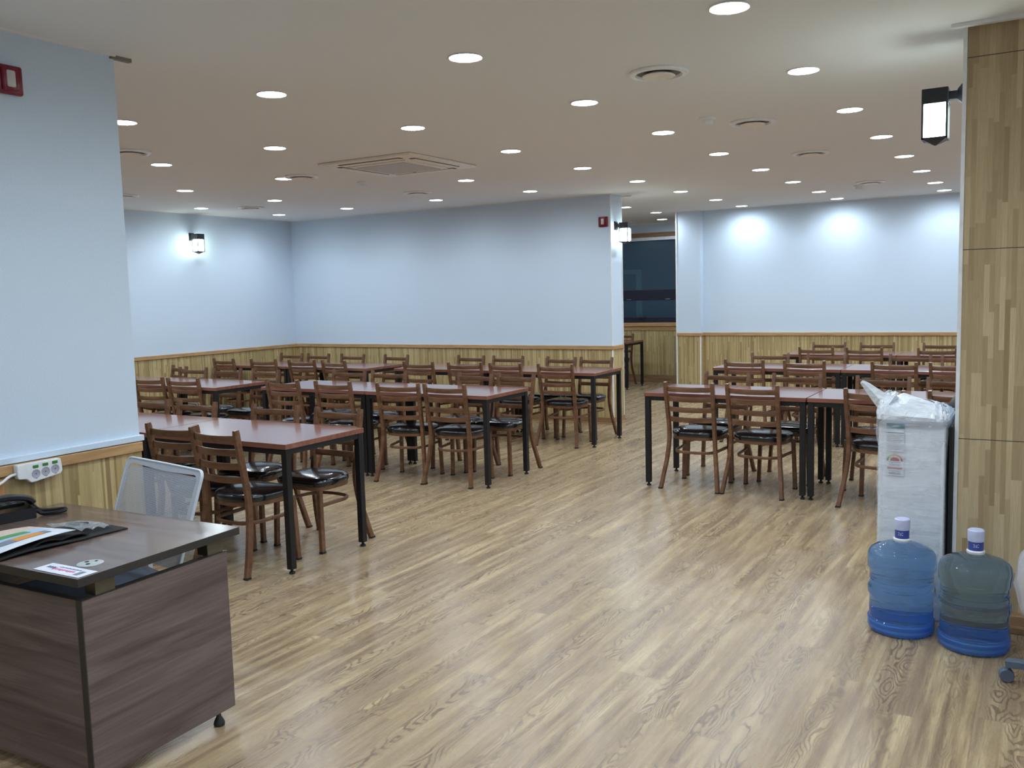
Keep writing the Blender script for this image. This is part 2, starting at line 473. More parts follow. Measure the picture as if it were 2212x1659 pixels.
def wall(name, x0, x1, y0, y1, z0=0.0, z1=ZC, wains=True, faces='n', axis='x', base=True, top=True):
    """a wall block with panelling, cap rail and skirting wrapped round its seen faces (n=-Y, e=+X)"""
    w = struct(MB().box(x0, x1, y0, y1, z0, z1).build(name, MT['wall']))
    if wains:
        ex = 1.0 if 'e' in faces else 0.0
        ny = 1.0 if 'n' in faces else 0.0
        tw = MT['trim_wood_x'] if axis == 'x' else MT['trim_wood_y']
        MB().box(x0, x1 + .008 * ex, y0 - .008 * ny, y1, 0.0, WT).build('wainscot', MT['strips'], w)
        MB().box(x0, x1 + .022 * ex, y0 - .022 * ny, y1, WT, CT, 0.004).build('cap_rail', tw, w)
        if base:
            MB().box(x0, x1 + .016 * ex, y0 - .016 * ny, y1, 0.0, 0.075, 0.003).build('skirting_board', MT['skirt'], w)
            MB().box(x0, x1 + .030 * ex, y0 - .030 * ny, y1, 0.0, 0.010, 0.002).build('skirting_seal', tw, w)
    if top:
        ex = 1.0 if 'e' in faces else 0.0
        ny = 1.0 if 'n' in faces else 0.0
        MB().box(x0, x1 + .018 * ex, y0 - .018 * ny, y1, ZC - .008, ZC + .001).build('ceiling_bead', MT['ceiling'], w)
    return w

XE = -4.3424
wb = wall('wall_back', X0, XE, 9.558, 9.853, faces='ne')
MB().box(XE - .004, XE + .010, 9.546, 9.562, 0.0, WT).build('corner_bead', MT['white_plastic'], wb)
MB().box(XE - .02, XE + .012, 9.845, 9.858, 0.0, ZC).build('corner_bead', MT['white_plastic'], wb)
MB().box(XE - .004, XE + .004, 9.554, 9.562, CT, ZC).build('corner_bead', MT['white_plastic'], wb)
MB().box(XE - .02, XE + .13, 9.85, 9.868, ZC - .016, ZC).build('ceiling_bead', MT['ivory'], wb)
wall('wall_far_left', X0, -9.333, Y0, 14.2, faces='e', axis='y')
XL, YL = -3.616, 2.655
wl = wall('wall_left', XL - .20, XL, Y0, YL, faces='e', axis='y')
MB().box(XL - .20, XL + .020, Y0, YL + .012, CT + .003, CT + .030, 0.003).build('wallpaper_ledge', MT['wall'], wl)
MB().box(XL - .012, XL + .012, YL - .02, YL + .085, ZC - .016, ZC).build('ceiling_bead', MT['recess'], wl)
struct(MB().box(XL - .01, XL + .030, 1.86, 1.997, 0.0, WT - .008, 0.004).build('trim_1', MT['orange']))
XR = -4.641
wr = wall('wall_right', XR, X1, 12.62, 12.90, faces='n')
wc = wall('wall_column', XR, -4.29, 12.495, 12.64, faces='ne')
MB().box(-4.296, -4.280, 12.483, 12.50, 0.0, WT).build('corner_bead', MT['white_plastic'], wc)
MB().box(XR - .012, XR + .008, 12.483, 12.50, 0.0, ZC).build('corner_bead', MT['white_plastic'], wc)
# window wall with an opening
YW = 14.2
ww = struct(MB().box(X0, X1, YW, YW + .2, 0, 0.985).box(X0, X1, YW, YW + .2, 2.42, ZC).box(X0, -8.2, YW, YW + .2, 0.985, 2.42).box(-4.4, X1, YW, YW + .2, 0.985, 2.42).build('wall_window', MT['wall']))
MB().box(X0, X1, YW - .008, YW + .01, 0, 0.90).build('wainscot', MT['strips'], ww)
MB().box(X0, X1, YW - .016, YW + .01, 0, 0.13, .003).build('skirting_board', MT['skirt'], ww)
MB().box(X0, X1, YW - .016, YW + .01, ZC - .02, ZC).build('ceiling_bead', MT['ivory'], ww)
w1 = struct(link('window_1', None, None, (-6.3, YW, 0)))
def wp(name, mat, x0, x1, y0, y1, z0, z1, b=.004):
    return MB().box(x0 + 6.3, x1 + 6.3, y0 - YW, y1 - YW, z0, z1, b).build(name, mat, w1)
wp('window_sill', MT['trim_wood_x'], -8.3, -4.3, YW - .04, YW + .2, 0.945, 1.005)
wp('window_sill', MT['trim_wood_x'], -8.3, -4.3, YW - .02, YW + .02, 0.875, 0.945)
wp('window_header', MT['skirt'], -8.3, -4.3, YW - .03, YW + .15, 2.435, 2.50)
wp('blind_rail', MT['white_plastic'], -8.2, -4.4, YW - .005, YW + .05, 2.375, 2.43)
wp('window_frame', MT['frame_dark'], -8.2, -4.4, YW + .06, YW + .12, 1.005, 1.095)
wp('window_frame', MT['frame_dark'], -8.2, -4.4, YW + .05, YW + .12, 1.38, 1.555)
wp('window_frame', MT['frame_dark'], -8.2, -8.1, YW + .06, YW + .12, 1.0, 2.4)
wp('window_latch', MT['black'], -5.98, -5.86, YW + .03, YW + .07, 1.075, 1.10)
for xx in (-6.15, -5.45):
    wp('window_catch', MT['chrome'], xx - .045, xx + .045, YW + .035, YW + .055, 1.392, 1.402, .002)
wp('pane', MT['pane'], -8.15, -4.4, YW + .085, YW + .092, 1.09, 1.39, 0)
wp('pane', MT['pane'], -8.15, -4.4, YW + .085, YW + .092, 1.55, 2.4, 0)
# enclosure outside the frame
struct(MB().box(X1 - .1, X1, Y0, Y1, 0, ZC).build('wall_east', MT['wall']))
struct(MB().box(X0, X1, Y0 - .1, Y0, 0, ZC).build('wall_rear', MT['wall']))
# outside
struct(MB().box(-10.5, 2.0, 16.4, 16.5, 0, 3.6).build('wall_outside', MT['outside']))
struct(MB().box(-10.5, 2.0, 14.5, 16.4, -0.1, 0.0).build('ground', MT['outside']))
sf = thing('steel_frame', 'pale metal frame standing outside behind the dark window', 'frame', (-6.6, 15.0, 0))
MB().box(.27, .37, -.02, .02, 0.0, 1.92).box(-1.2, .27, -.02, .02, 1.845, 1.92).build('upright_frame', MT['steel'], sf)
MB().box(.37, 2.0, -.02, .02, 1.00, 1.075).build('rail', MT['steel'], sf)

# wood-clad pillar at the right
PX, PY = -0.338, 4.487
pl = struct(MB().box(PX, 0.75, PY, 4.80, 0, ZC).build('wall_pillar', MT['pillar']))
MB().box(PX - .010, PX + .006, PY - .004, PY + .016, 0.0, ZC - .004).build('corner_bead', MT['white_plastic'], pl)
MB().box(PX - .004, PX + .004, PY + .012, 4.80, 0.0, ZC).build('wallpaper_side', MT['wall'], pl)
MB().box(PX + .004, 0.75, PY - .055, PY, 0.0, 0.075, .004).build('skirting_board', MT['skirt'], pl)
MB().box(PX + .004, 0.75, PY - .085, PY, 0.0, 0.030, .004).build('skirting_seal', MT['skirt'], pl)
MB().box(PX - .055, 0.75, PY - .062, PY - .032, ZC - .016, ZC).build('ceiling_bead', MT['white_plastic'], pl)

# ------------------------------------------------------------------ ceiling fittings
GX, GY, DX, DY = -1.1152, 3.6148, 1.2525, 1.2557
lamp_root = None
ORD = ['first', 'second', 'third', 'fourth', 'fifth', 'sixth', 'seventh', 'eighth']
def downlight():
    r = link('ceiling_downlight', None)
    MB().lathe([(.080, 0.0), (.083, -.004), (.078, -.007), (.074, -.004)], 40, cap0=False, cap1=False).build('trim_ring', MT['white_plastic'], r, True)
    MB().lathe([(.0745, -.0035), (.0735, -.006), (.001, -.0065)], 40, cap0=False).build('diffuser', MT['lamp'], r)
    return r
def lamp_at(x, y, label, group='recessed LED downlights in the ceiling'):
    global lamp_root
    if lamp_root is None:
        lamp_root = downlight(); o = lamp_root
    else:
        o = copy_tree(lamp_root)
    o.location = (x, y, ZC)
    tag(o, label, 'ceiling light', group)
vis = {0: (0, 1, 2, 3), 1: (0, 1, 2, 3, 4), 2: (0, 1, 2, 4, 5), 3: (0, 1, 2, 3, 5, 6), 4: (0, 1, 2, 3, 4, 5, 6), 5: (0, 1, 2), 6: (0, 1, 2, 3), 7: (0, 1, 2, 3)}
PXL = {(0,0):(1573,15),(1,0):(1010,124),(2,0):(583,203),(0,1):(1735,151),(1,1):(1265,222),(2,1):(893,276),(3,1):(591,318),(4,1):(347,352),
 (0,2):(1836,234),(1,2):(1434,285),(2,2):(1105,328),(4,2):(588,388),(5,2):(400,407),(0,3):(1905,293),(1,3):(1553,332),(2,3):(1259,365),(3,3):(1010,391),(5,3):(607,431),(6,3):(434,446),
 (0,4):(1958,335),(1,4):(1640,367),(2,4):(1375,391),(3,4):(1150,414),(4,4):(943,433),(5,4):(773,448),(6,4):(604,461)}
for j, cols in vis.items():
    for n, i in enumerate(cols):
        x, y = GX - i * DX, GY + j * DY
        if (i, j) == (4, 2): x += .09
        if (i, j) == (5, 4): x -= .10
        if (i, j) == (5, 3): x -= .05
        if j == 7: y = (12.15, 12.215, 12.26, 12.30)[i]
        if (i, j) == (3, 6): y = 11.2
        lamp_at(x, y, 'round white LED downlight, %s from the right in the %s ceiling row from the front' % (ORD[n], ORD[j]))
lamp_at(-5.267, 13.55, 'round LED downlight nearest the dark window behind the partition')
for x, y in ((-2.37, 2.36), (-1.115, 2.36), (.14, 2.36), (-2.37, 1.1), (-1.115, 1.1), (.14, 1.1), (-1.115, -.15), (-2.37, -.15), (1.39, 1.1), (1.39, 2.36),
             (.14, 6.13), (1.39, 6.13), (.14, 7.38), (1.39, 7.38), (.14, 8.64), (.14, 9.89), (1.39, 9.89), (.14, 11.15), (1.39, 3.6), (.14, 12.26),
             (-4.9, 2.36), (-6.1, 2.36), (-6.1, 3.6), (-7.4, 3.6), (-7.4, 4.87), (-8.63, 4.87), (-8.63, 6.13), (-7.4, 1.1), (-8.63, 2.36),
             (-6.4, 12.6), (-7.8, 12.6), (-6.4, 11.2), (-7.8, 11.2)):  # unseen lamps for the room light; this line added behind the partition for illumination
    lamp_at(x, y, 'round LED downlight out of view, placed to light the room', 'downlights outside the picture')

def vent():
    r = link('round_ceiling_vent', None)
    MB().lathe([(.150, 0.0), (.153, -.007), (.146, -.014), (.120, -.016), (.113, -.004)], 48, cap0=False, cap1=False).build('flange', MT['white_plastic'], r, True)
    MB().lathe([(.114, -.004), (.085, -.0015), (.001, -.001)], 48, cap0=False).build('recess', MT['recess'], r, True)
    MB().lathe([(.050, -.004), (.076, -.014), (.084, -.020), (.080, -.024), (.052, -.017), (.001, -.013)], 48, cap0=False).build('centre_disc', MT['ivory'], r, True)
    for a in (0.4, 3.54):
        MB().lathe([(.004, -.0135), (.004, -.0145)], 8, (.131 * math.cos(a), .131 * math.sin(a), 0)).build('screw', MT['black'], r)
    return r
vr = None
for x, y, lb in ((-1.742, 4.453, 'largest in view, right of centre near the camera'), (-1.738, 6.142, 'beside the nearer smoke detector at right'),
                 (-1.740, 7.867, 'third one back at right'), (-1.700, 10.551, 'above the farther right detector'),
                 (-5.824, 6.130, 'just left of the air conditioner'), (-5.829, 7.882, 'behind the air conditioner, over the back wall'),
                 (-8.189, 7.745, 'before the back left corner'), (-5.785, 4.330, 'half cut by the left white partition'),
                 (-8.14, 5.98, 'small sliver beside the left partition, below another vent'), (-5.945, 13.73, 'over the window recess')):
    if vr is None: vr = vent(); o = vr
    else: o = copy_tree(vr)
    o.location = (x, y, ZC)
    tag(o, 'round ivory ceiling vent ' + lb, 'ceiling vent', 'round ceiling vents')

dr = None
for x, y, lb in ((-1.934, 5.80, 'beside the second vent at right'), (-1.862, 10.80, 'below the farthest right vent'), (-5.70, 6.83, 'behind the air conditioner')):
    if dr is None:
        dr = link('smoke_detector', None)
        MB().lathe([(.052, 0), (.054, -.010), (.048, -.018), (.036, -.020)], 32, cap0=False).build('base', MT['white_plastic'], dr, True)
        MB().lathe([(.034, -.018), (.036, -.034), (.030, -.044), (.012, -.048)], 32).build('sensor_head', MT['white_plastic'], dr, True)
        o = dr
    else: o = copy_tree(dr)
    o.location = (x, y, ZC)
    tag(o, 'small white ceiling smoke detector ' + lb, 'smoke detector', 'smoke detectors')

ac = thing('ceiling_air_conditioner', 'square ivory ceiling air conditioner cassette with central grille', 'air conditioner', (-4.715, 6.125, ZC))
h = .475
MB().box(-h, h, -h, h, -.022, 0, .010).build('outer_panel', MT['ivory'], ac, True)
MB().box(-.30, .30, -.30, .30, -.034, -.020, .012).build('inner_panel', MT['ivory'], ac, True)
MB().box(-.255, .255, -.255, .255, -.0365, -.033).build('grille', MT['grille'], ac)
for k in range(4):
    m = Matrix.Rotation(k * math.pi / 2, 4, 'Z')
    g = MB().box(-.315, .315, .345, .405, -.0245, -.021, .002).xform(m).build('outlet_gap', MT['dark'], ac)
    MB().box(-.300, .300, .353, .397, -.031, -.0235, .006).xform(m).build('louver', MT['ivory'], g, True)
MB().box(-.06, -.03, .275, .283, -.0355, -.034).build('badge', MT['dark'], ac)

# ------------------------------------------------------------------ wall lanterns and alarms
def lantern(label, loc, rz):
    """local: mounts on a wall at x=0, sticks out to +x"""
    r = thing('wall_lantern', label, 'wall lamp', loc, rz, 'black wall lanterns')
    def pyr(i, j):
        s = (.050, .050, .022)[i]; x = (0, .006, .034)[i]
        a, b = ((-1, -1), (1, -1), (1, 1), (-1, 1))[j]
        return Vector((x, a * s * .8, b * s))
    mb = MB(); vs = mb.grid(pyr, 3, 4, closed_v=True); mb.bm.faces.new(vs[0]); mb.bm.faces.new(vs[2])
    mb.build('wall_plate', MT['lantern'], r)
    MB().box(.02, .075, -.014, .014, -.020, .018, .003).build('arm', MT['lantern'], r)
    hood = MB().box(.068, .178, -.055, .055, -.035, .032, .003).build('hood', MT['lantern'], r)
    MB().lathe([(.004, 0), (.004, .003)], 10).xform(Matrix.Translation((.123, -.055, -.022)) @ Matrix.Rotation(R(90), 4, 'X')).build('screw', MT['chrome'], hood)
    MB().box(.077, .169, -.046, .046, -.185, -.035, .010).build('glass_shade', MT['lantern_glow'], r, True)
    cg = MB()
    for a in (-1, 1):
        for b in (-1, 1):
            cg.box(.123 + a * .050 - .004, .123 + a * .050 + .004, b * .050 - .004, b * .050 + .004, -.190, -.030)
    for a in (-1, 1):
        cg.box(.070, .176, a * .050 - .004, a * .050 + .004, -.192, -.184)
        cg.box(.123 + a * .049 - .004, .123 + a * .049 + .004, -.054, .054, -.192, -.184)
    cg.build('cage', MT['lantern'], r)
    def pyr2(i, j):
        s = (.052, .050, .004)[i]; z = (-.184, -.190, -.216)[i]
        a, b = ((-1, -1), (1, -1), (1, 1), (-1, 1))[j]
        return Vector((.123 + a * s, b * s, z))
    mb = MB(); vs = mb.grid(pyr2, 3, 4, closed_v=True); mb.bm.faces.new(vs[0]); mb.bm.faces.new(vs[2])
    mb.build('base_cap', MT['lantern'], r)
    return r
lantern('black box lantern lit on the edge of the wood-clad pillar', (PX - .004, 4.610, 2.395), math.pi)
lantern('black box lantern lit on the far left white wall', (-9.333, 7.80, 2.375), 0)
lantern('black box lantern lit on the end of the back partition', (XE, 9.69, 2.305), 0)

def alarm(label, loc, rz):
    """local: wall at y=0, faces -y"""
    r = thing('fire_alarm_box', label, 'fire alarm', loc, rz, 'red fire alarm lights')
    MB().box(-.058, .058, -.022, 0, -.058, .058, .010, seg=3).build('housing', MT['alarm'], r, True)
    MB().box(-.034, .034, -.034, -.018, -.046, .046, .012, seg=3).build('surround', MT['alarm'], r, True)
    MB().box(-.018, .018, -.040, -.026, -.032, .034, .013, seg=4).build('lamp_lens', MT['lens'], r, True)
    return r
alarm('square crimson alarm light on the back partition beside its lantern', (-4.430, 9.558, 2.350), 0)
alarm('square crimson alarm light cut by the left picture edge', (XL, 2.158, 2.463), R(90))

# ------------------------------------------------------------------ tables
TH, TT = 0.75, 0.030
def make_table(L=1.252, W=.672):
    """origin: right-near corner at floor, extends to -x and +y"""
    r = link('dining_table', None)
    e = .0015
    MB().box(-L + e, -e, 0, W, TH - TT, TH, .0015, seg=1).build('tabletop', MT['table'], r)
    a = MB()
    a.box(-L + .01, -.01, .010, .040, TH - TT - .032, TH - TT - .0005)
    a.box(-L + .01, -.01, W - .040, W - .010, TH - TT - .032, TH - TT - .0005)
    a.box(-L + .010, -L + .040, .04, W - .04, TH - TT - .032, TH - TT - .0005)
    a.box(-.040, -.010, .04, W - .04, TH - TT - .032, TH - TT - .0005)
    a.build('apron_frame', MT['black'], r)
    for sx in (-L + .026, -.026):
        for sy in (.026, W - .026):
            lg = MB().box(sx - .020, sx + .020, sy - .020, sy + .020, .028, TH - TT - .001, .002, seg=1).build('leg', MT['black'], r)
            MB().lathe([(.008, .029), (.008, .014), (.016, .012), (.018, .004), (.016, 0.0)], 16, (sx, sy, 0)).build('levelling_foot', MT['black'], lg)
    return r
tb0 = None
TABLES = [
 (-3.638, 3.598, 'front left row, end table beside the open floor'), (-4.893, 3.598, 'front left row, cut off by the white partition'),
 (-3.810, 5.970, 'middle left row, right-hand table beside the open floor'), (-5.064, 5.970, 'middle left row, left one of the joined pair'),
 (-6.695, 5.760, 'left row behind the partition edge, right-hand table'), (-7.950, 5.760, 'left row behind the partition edge, mostly hidden table'),
 (-3.839, 8.006, 'row before back wall, end table near partition end'), (-5.094, 8.006, 'row before back wall, left of joined pair'),
 (-6.660, 7.901, 'back left corner row, right-hand table'), (-7.915, 7.901, 'back left corner row, table beside the far left wall'),
 (-1.4805, 6.593, 'front right row, left end table beside the open floor'), (-0.222, 6.593, 'front right row, table behind the wrapped appliance'),
 (-1.680, 8.900, 'middle right row, left end table'), (-0.424, 8.900, 'middle right row, table cut by the pillar'),
 (-1.450, 10.818, 'rear right row, left end table'), (-0.195, 10.818, 'rear right row, table cut by the pillar'),
 (-5.640, 12.97, 'alone by the window behind the back partition')]
for x, y, lb in TABLES:
    if tb0 is None: tb0 = make_table(); o = tb0
    else: o = copy_tree(tb0)
    o.location = (x, y, 0)
    tag(o, 'reddish wood table with black legs, ' + lb, 'table', 'reddish dining tables')

# ------------------------------------------------------------------ ladder-back chairs
def rect(a, b, c=.15):
    return [(-a, -b + b * c), (-a + a * c, -b), (a - a * c, -b), (a, -b + b * c), (a, b - b * c), (a - a * c, b), (-a + a * c, b), (-a, b - b * c)]
def spline(pts, n):
    out = []
    P = [pts[0]] + list(pts) + [pts[-1]]
    P = [Vector(p) for p in P]
    for k in range(1, len(P) - 2):
        for i in range(n):
            t = i / n
            p0, p1, p2, p3 = P[k - 1], P[k], P[k + 1], P[k + 2]
            out.append(0.5 * ((2 * p1) + (-p0 + p2) * t + (2 * p0 - 5 * p1 + 4 * p2 - p3) * t * t + (-p0 + 3 * p1 - 3 * p2 + p3) * t ** 3))
    out.append(P[-2])
    return out
def make_chair():
    r = link('ladder_back_chair', None)
    wood = MT['chair']
    # rear posts: floor -> seat -> top (x for the right post)
    def post(s, z):
        pass
    PP = [(.228, -.212, .008), (.214, -.182, .12), (.197, -.154, .24), (.186, -.138, .36), (.183, -.138, .45), (.185, -.158, .58), (.187, -.182, .70), (.189, -.204, .842)]
    for s in (1, -1):
        mb = MB()
        pts = spline([(s * x, y, z) for x, y, z in PP], 4)
        mb.tube(pts, rect(.0135, .0175), up=Vector((0, 1, 0)), scale=[1] * (len(pts) - 1) + [.86])
        lg = mb.build('rear_leg', wood, r, True)
        MB().box(s * .230 - .016, s * .230 + .016, -.233, -.197, 0, .012, .003).build('rubber_cap', MT['rubber'], lg)
        mb = MB()
        pts = [(s * .196, .205, .008), (s * .190, .200, .20), (s * .184, .194, .388)]
        mb.tube(pts, rect(.0135, .0150), up=Vector((0, 1, 0)))
        lg = mb.build('front_leg', wood, r, True)
        MB().box(s * .196 - .016, s * .196 + .016, .188, .222, 0, .012, .003).build('rubber_cap', MT['rubber'], lg)
    for zc in (.790, .712, .630, .550):
        yb = -.138 - (zc - .45) * .165
        mb = MB()
        n = 11
        pts = []
        for i in range(n):
            u = -1 + 2 * i / (n - 1)
            pts.append((u * .180, yb - .026 * (1 - u * u), zc - .004 * (1 - u * u)))
        mb.tube(pts, rect(.0055, .0195, .3))
        mb.build('back_slat', wood, r, True)
    # seat outline: square front, round back
    def outline(k):
        pts = []
        N = 40
        for i in range(N):
            a = 2 * math.pi * i / N
            c, s = math.cos(a), math.sin(a)
            if s >= 0:      # front half: squarish
                e = 0.42
                x = (abs(c) ** e) * math.copysign(1, c) * .208; y = (abs(s) ** e) * .205
            else:
                e = 0.80
                x = (abs(c) ** e) * math.copysign(1, c) * .208 * (1 - .10 * abs(s)); y = -(abs(s) ** e) * .165
            pts.append((x * k, .015 + y * k))
        return pts
    def pad(layers, name, mat, par):
        mb = MB()
        rings = []
        for k, z in layers:
            rings.append([mb.bm.verts.new((x, y, z)) for x, y in outline(k)])
        for a, b in zip(rings, rings[1:]):
            for i in range(40):
                mb.bm.faces.new((a[i], a[(i + 1) % 40], b[(i + 1) % 40], b[i]))
        mb.bm.faces.new(list(reversed(rings[0]))); mb.bm.faces.new(rings[-1])
        return mb.build(name, mat, par, True)
    pad([(.93, .408), (.985, .410), (1.0, .420), (1.0, .432), (.985, .441), (.95, .449), (.86, .457), (.62, .464), (.3, .467), (.05, .468)], 'seat_cushion', MT['vinyl'], r)
    pad([(.90, .383), (.965, .384), (.965, .409), (.90, .4095)], 'seat_frame', wood, r)
    hoop = [(-.182, .196, .292), (-.172, .10, .290), (-.166, 0, .288), (-.158, -.06, .287), (-.13, -.108, .287), (-.08, -.133, .287), (0, -.142, .287),
            (.08, -.133, .287), (.13, -.108, .287), (.158, -.06, .287), (.166, 0, .288), (.172, .10, .290), (.182, .196, .292)]
    MB().tube(spline(hoop, 3), rect(.0065, .0105, .3)).build('hoop_stretcher', wood, r, True)
    return r
ch0 = make_chair()
# (row phrase, side, [(x, y, angle in degrees)])
NEAR, FAR = 'near side', 'far side'
CH = [
 ('front left row', NEAR, 'from right end', [(-4.035, 3.650, -2), (-4.470, 3.690, 6)]),
 ('front left row', FAR, 'from right end', [(-3.975, 4.214, -1), (-4.525, 4.216, 5), (-5.290, 4.18, 0), (-5.800, 4.18, 4)]),
 ('middle left row by the aisle', NEAR, 'from right end', [(-4.195, 6.122, 3), (-4.672, 6.085, 11), (-5.330, 6.06, 2), (-5.915, 6.05, 0)]),
 ('middle left row by the aisle', FAR, 'from right end', [(-4.100, 6.702, -4), (-4.525, 6.675, -6), (-5.480, 6.66, 5), (-5.985, 6.66, 5)]),
 ('left row behind partition edge', NEAR, 'from right end', [(-7.085, 5.90, 6), (-7.580, 5.89, 6)]),
 ('left row behind partition edge', FAR, 'from right end', [(-6.998, 6.49, -2), (-7.545, 6.486, 5), (-8.075, 6.48, 6), (-8.540, 6.62, -17)]),
 ('row before the back wall', NEAR, 'from right end', [(-4.240, 8.13, 1), (-4.800, 8.11, -3), (-5.350, 8.11, 10), (-5.920, 8.10, 1)]),
 ('row before the back wall', FAR, 'from right end', [(-4.240, 8.68, -3), (-4.675, 8.655, -8), (-5.340, 8.67, 3), (-5.880, 8.67, -5)]),
 ('back left corner row', NEAR, 'from right end', [(-7.078, 8.048, -6), (-7.621, 8.055, 4), (-8.250, 8.048, 5), (-8.897, 8.03, -4)]),
 ('back left corner row', FAR, 'from right end', [(-6.951, 8.61, -5), (-7.647, 8.61, -2), (-8.235, 8.61, -3), (-8.715, 8.62, 0)]),
 ('front right row', NEAR, 'from left end', [(-2.346, 6.760, -1), (-1.845, 6.748, -4), (-.975, 6.66, -7), (-.46, 6.68, -2)]),
 ('front right row', FAR, 'from left end', [(-2.352, 7.296, -4), (-1.758, 7.296, -1), (-1.090, 7.22, -2), (-.575, 7.23, 0)]),
 ('middle right row', NEAR, 'from left end', [(-2.585, 9.03, 0), (-1.985, 9.02, -4), (-1.180, 9.00, -4), (-.70, 9.0, 0)]),
 ('middle right row', FAR, 'from left end', [(-2.555, 9.57, 5), (-1.995, 9.57, -3), (-1.190, 9.56, -5), (-.69, 9.54, 0)]),
 ('rear right row', NEAR, 'from left end', [(-2.301, 10.978, -2), (-1.773, 10.978, -2), (-1.025, 10.978, 0)]),
 ('rear right row', FAR, 'from left end', [(-2.341, 11.531, 3), (-1.776, 11.531, 3), (-1.073, 11.531, 0)]),
]
first = True
for row, side, frm, lst in CH:
    for k, (x, y, a) in enumerate(lst):
        if first: o = ch0; first = False
        else: o = copy_tree(ch0)
        o.location = (x, y, 0)
        o.rotation_euler = (0, 0, R(a) + (math.pi if side == FAR else 0))
        tag(o, 'ladder-back chair, %s %s, %s of the %s' % (ORD[k], frm, side, row), 'chair', 'chairs on the %s of the %s' % (side, row))
o = copy_tree(ch0)
o.location = (-6.10, 13.63, 0); o.rotation_euler = (0, 0, math.pi)
tag(o, 'ladder-back chair at the lone table by the window', 'chair')

# ------------------------------------------------------------------ desk at the left
DA = R(2.5)
dk = thing('office_desk', 'dark walnut desk with raised top at the front left', 'desk', (-2.535, 1.609, 0), DA)
DL, DW, DZ = 1.035, .672, .720          # local: near-right corner at origin, extends -x and +y
MB().box(-DL, 0, 0, DW, DZ - .001, DZ, 0).box(-DL + .002, -.002, .002, DW - .002, DZ - .01, DZ - .001).build('desk_top', MT['desktop'], dk)
MB().box(-DL, .0, .0, DW, DZ - .028, DZ - .0012, .001, seg=1).build('edge_band', MT['band'], dk)
MB().box(-.042, -.020, .022, .620, .046, .640).build('side_panel', MT['walnut_y'], dk)
MB().box(-.044, -.018, .018, .022, .046, .640).box(-.044, -.018, .022, .622, .640, .642).build('panel_edging', MT['band'], dk)
MB().box(-DL + .02, -.044, .022, .040, .046, .640).build('front_panel', MT['walnut_x'], dk)
MB().box(-DL + .02, -.044, .020, .042, .640, .642).build('panel_edging', MT['band'], dk)
MB().box(-DL + .01, -DL + .03, .022, .620, .046, .640).build('side_panel', MT['walnut_y'], dk)
for y in (.075, .535):
    for x in (-.045, -DL + .03):
        MB().box(x - .030, x + .022, y, y + .072, .642, DZ - .028, .001).build('top_bracket', MT['bracket'], dk)
for x, y in ((-.028, .545), (-.028, .06), (-DL + .05, .545), (-DL + .05, .06)):
    MB().lathe([(.008, .046), (.009, .035), (.018, .018), (.021, .008), (.019, 0)], 20, (x, y, 0)).build('foot', MT['foot'], dk, True)
g = MB().lathe([(.041, DZ), (.041, DZ + .002), (.034, DZ + .004), (.001, DZ + .0042)], 40, (-.112, .128, 0)).build('cable_grommet', MT['silver'], dk, True)
MB().lathe([(.007, DZ + .0040), (.007, DZ + .0050)], 12, (-.102, .112, 0)).lathe([(.005, DZ + .0040), (.005, DZ + .0050)], 12, (-.108, .148, 0)).lathe([(.007, DZ + .0040), (.007, DZ + .0050)], 12, (-.128, .128, 0)).build('grommet_hole', MT['dark'], g)

# items lying on the desk: world coordinates
def flat(poly, z0, th):
    return MB().prism(poly, z0, z0 + th)
cd = thing('printed_card', 'white printed card with magenta text lying on desk corner', 'card', (-2.656, 1.648, DZ + .0008), R(2))
MB().box(-.113, .111, -.035, .035, 0, .0008).build('sheet', MT['paper'], cd)
tx = MB()
for k in range(9): tx.box(-.055 + k * .012, -.047 + k * .012, -.012 + (k % 3) * .002, .002, .0009, .0011)
tx.build('magenta_lettering', MT['magenta'], cd)
tx = MB()
for k in range(7): tx.box(-.092 + k * .006, -.088 + k * .006, -.004, .012 - (k % 2) * .003, .0009, .0011)
for k in range(12): tx.box(-.05 + k * .009, -.044 + k * .009, .012, .018 + (k % 2) * .002, .0009, .0011)
tx.build('small_lettering', MT['navy_ink'], cd)
MB().box(.064, .086, -.022, .014, .0009, .0012, .004).build('printed_icon', MT['ink'], cd)

fd = thing('black_folder', 'black soft folder lying under papers on the desk', 'folder', (-3.0, 1.85, DZ + .001))
def sheet(poly4, hfun, n=14, th=.004, mat=None, name='sheet', par=None):
    A, B, C_, D = [Vector((*q, 0)) for q in poly4]
    mb = MB()
    def P(i, j, o):
        u, v = i / (n - 1), j / (n - 1)
        p = (A * (1 - u) + B * u) * (1 - v) + (D * (1 - u) + C_ * u) * v
        return Vector((p.x, p.y, hfun(u, v) + o))
    t = mb.grid(lambda i, j: P(i, j, th), n, n)
    b = mb.grid(lambda i, j: P(i, j, 0), n, n, flip=True)
    for i in range(n - 1):
        for a, bb, c, d in ((t[i][0], t[i + 1][0], b[i + 1][0], b[i][0]), (t[i][n - 1], b[i][n - 1], b[i + 1][n - 1], t[i + 1][n - 1]),
                            (t[0][i], b[0][i], b[0][i + 1], t[0][i + 1]), (t[n - 1][i], t[n - 1][i + 1], b[n - 1][i + 1], b[n - 1][i])):
            try: mb.bm.faces.new((a, bb, c, d))
            except ValueError: pass
    return mb.build(name, mat, par, True)
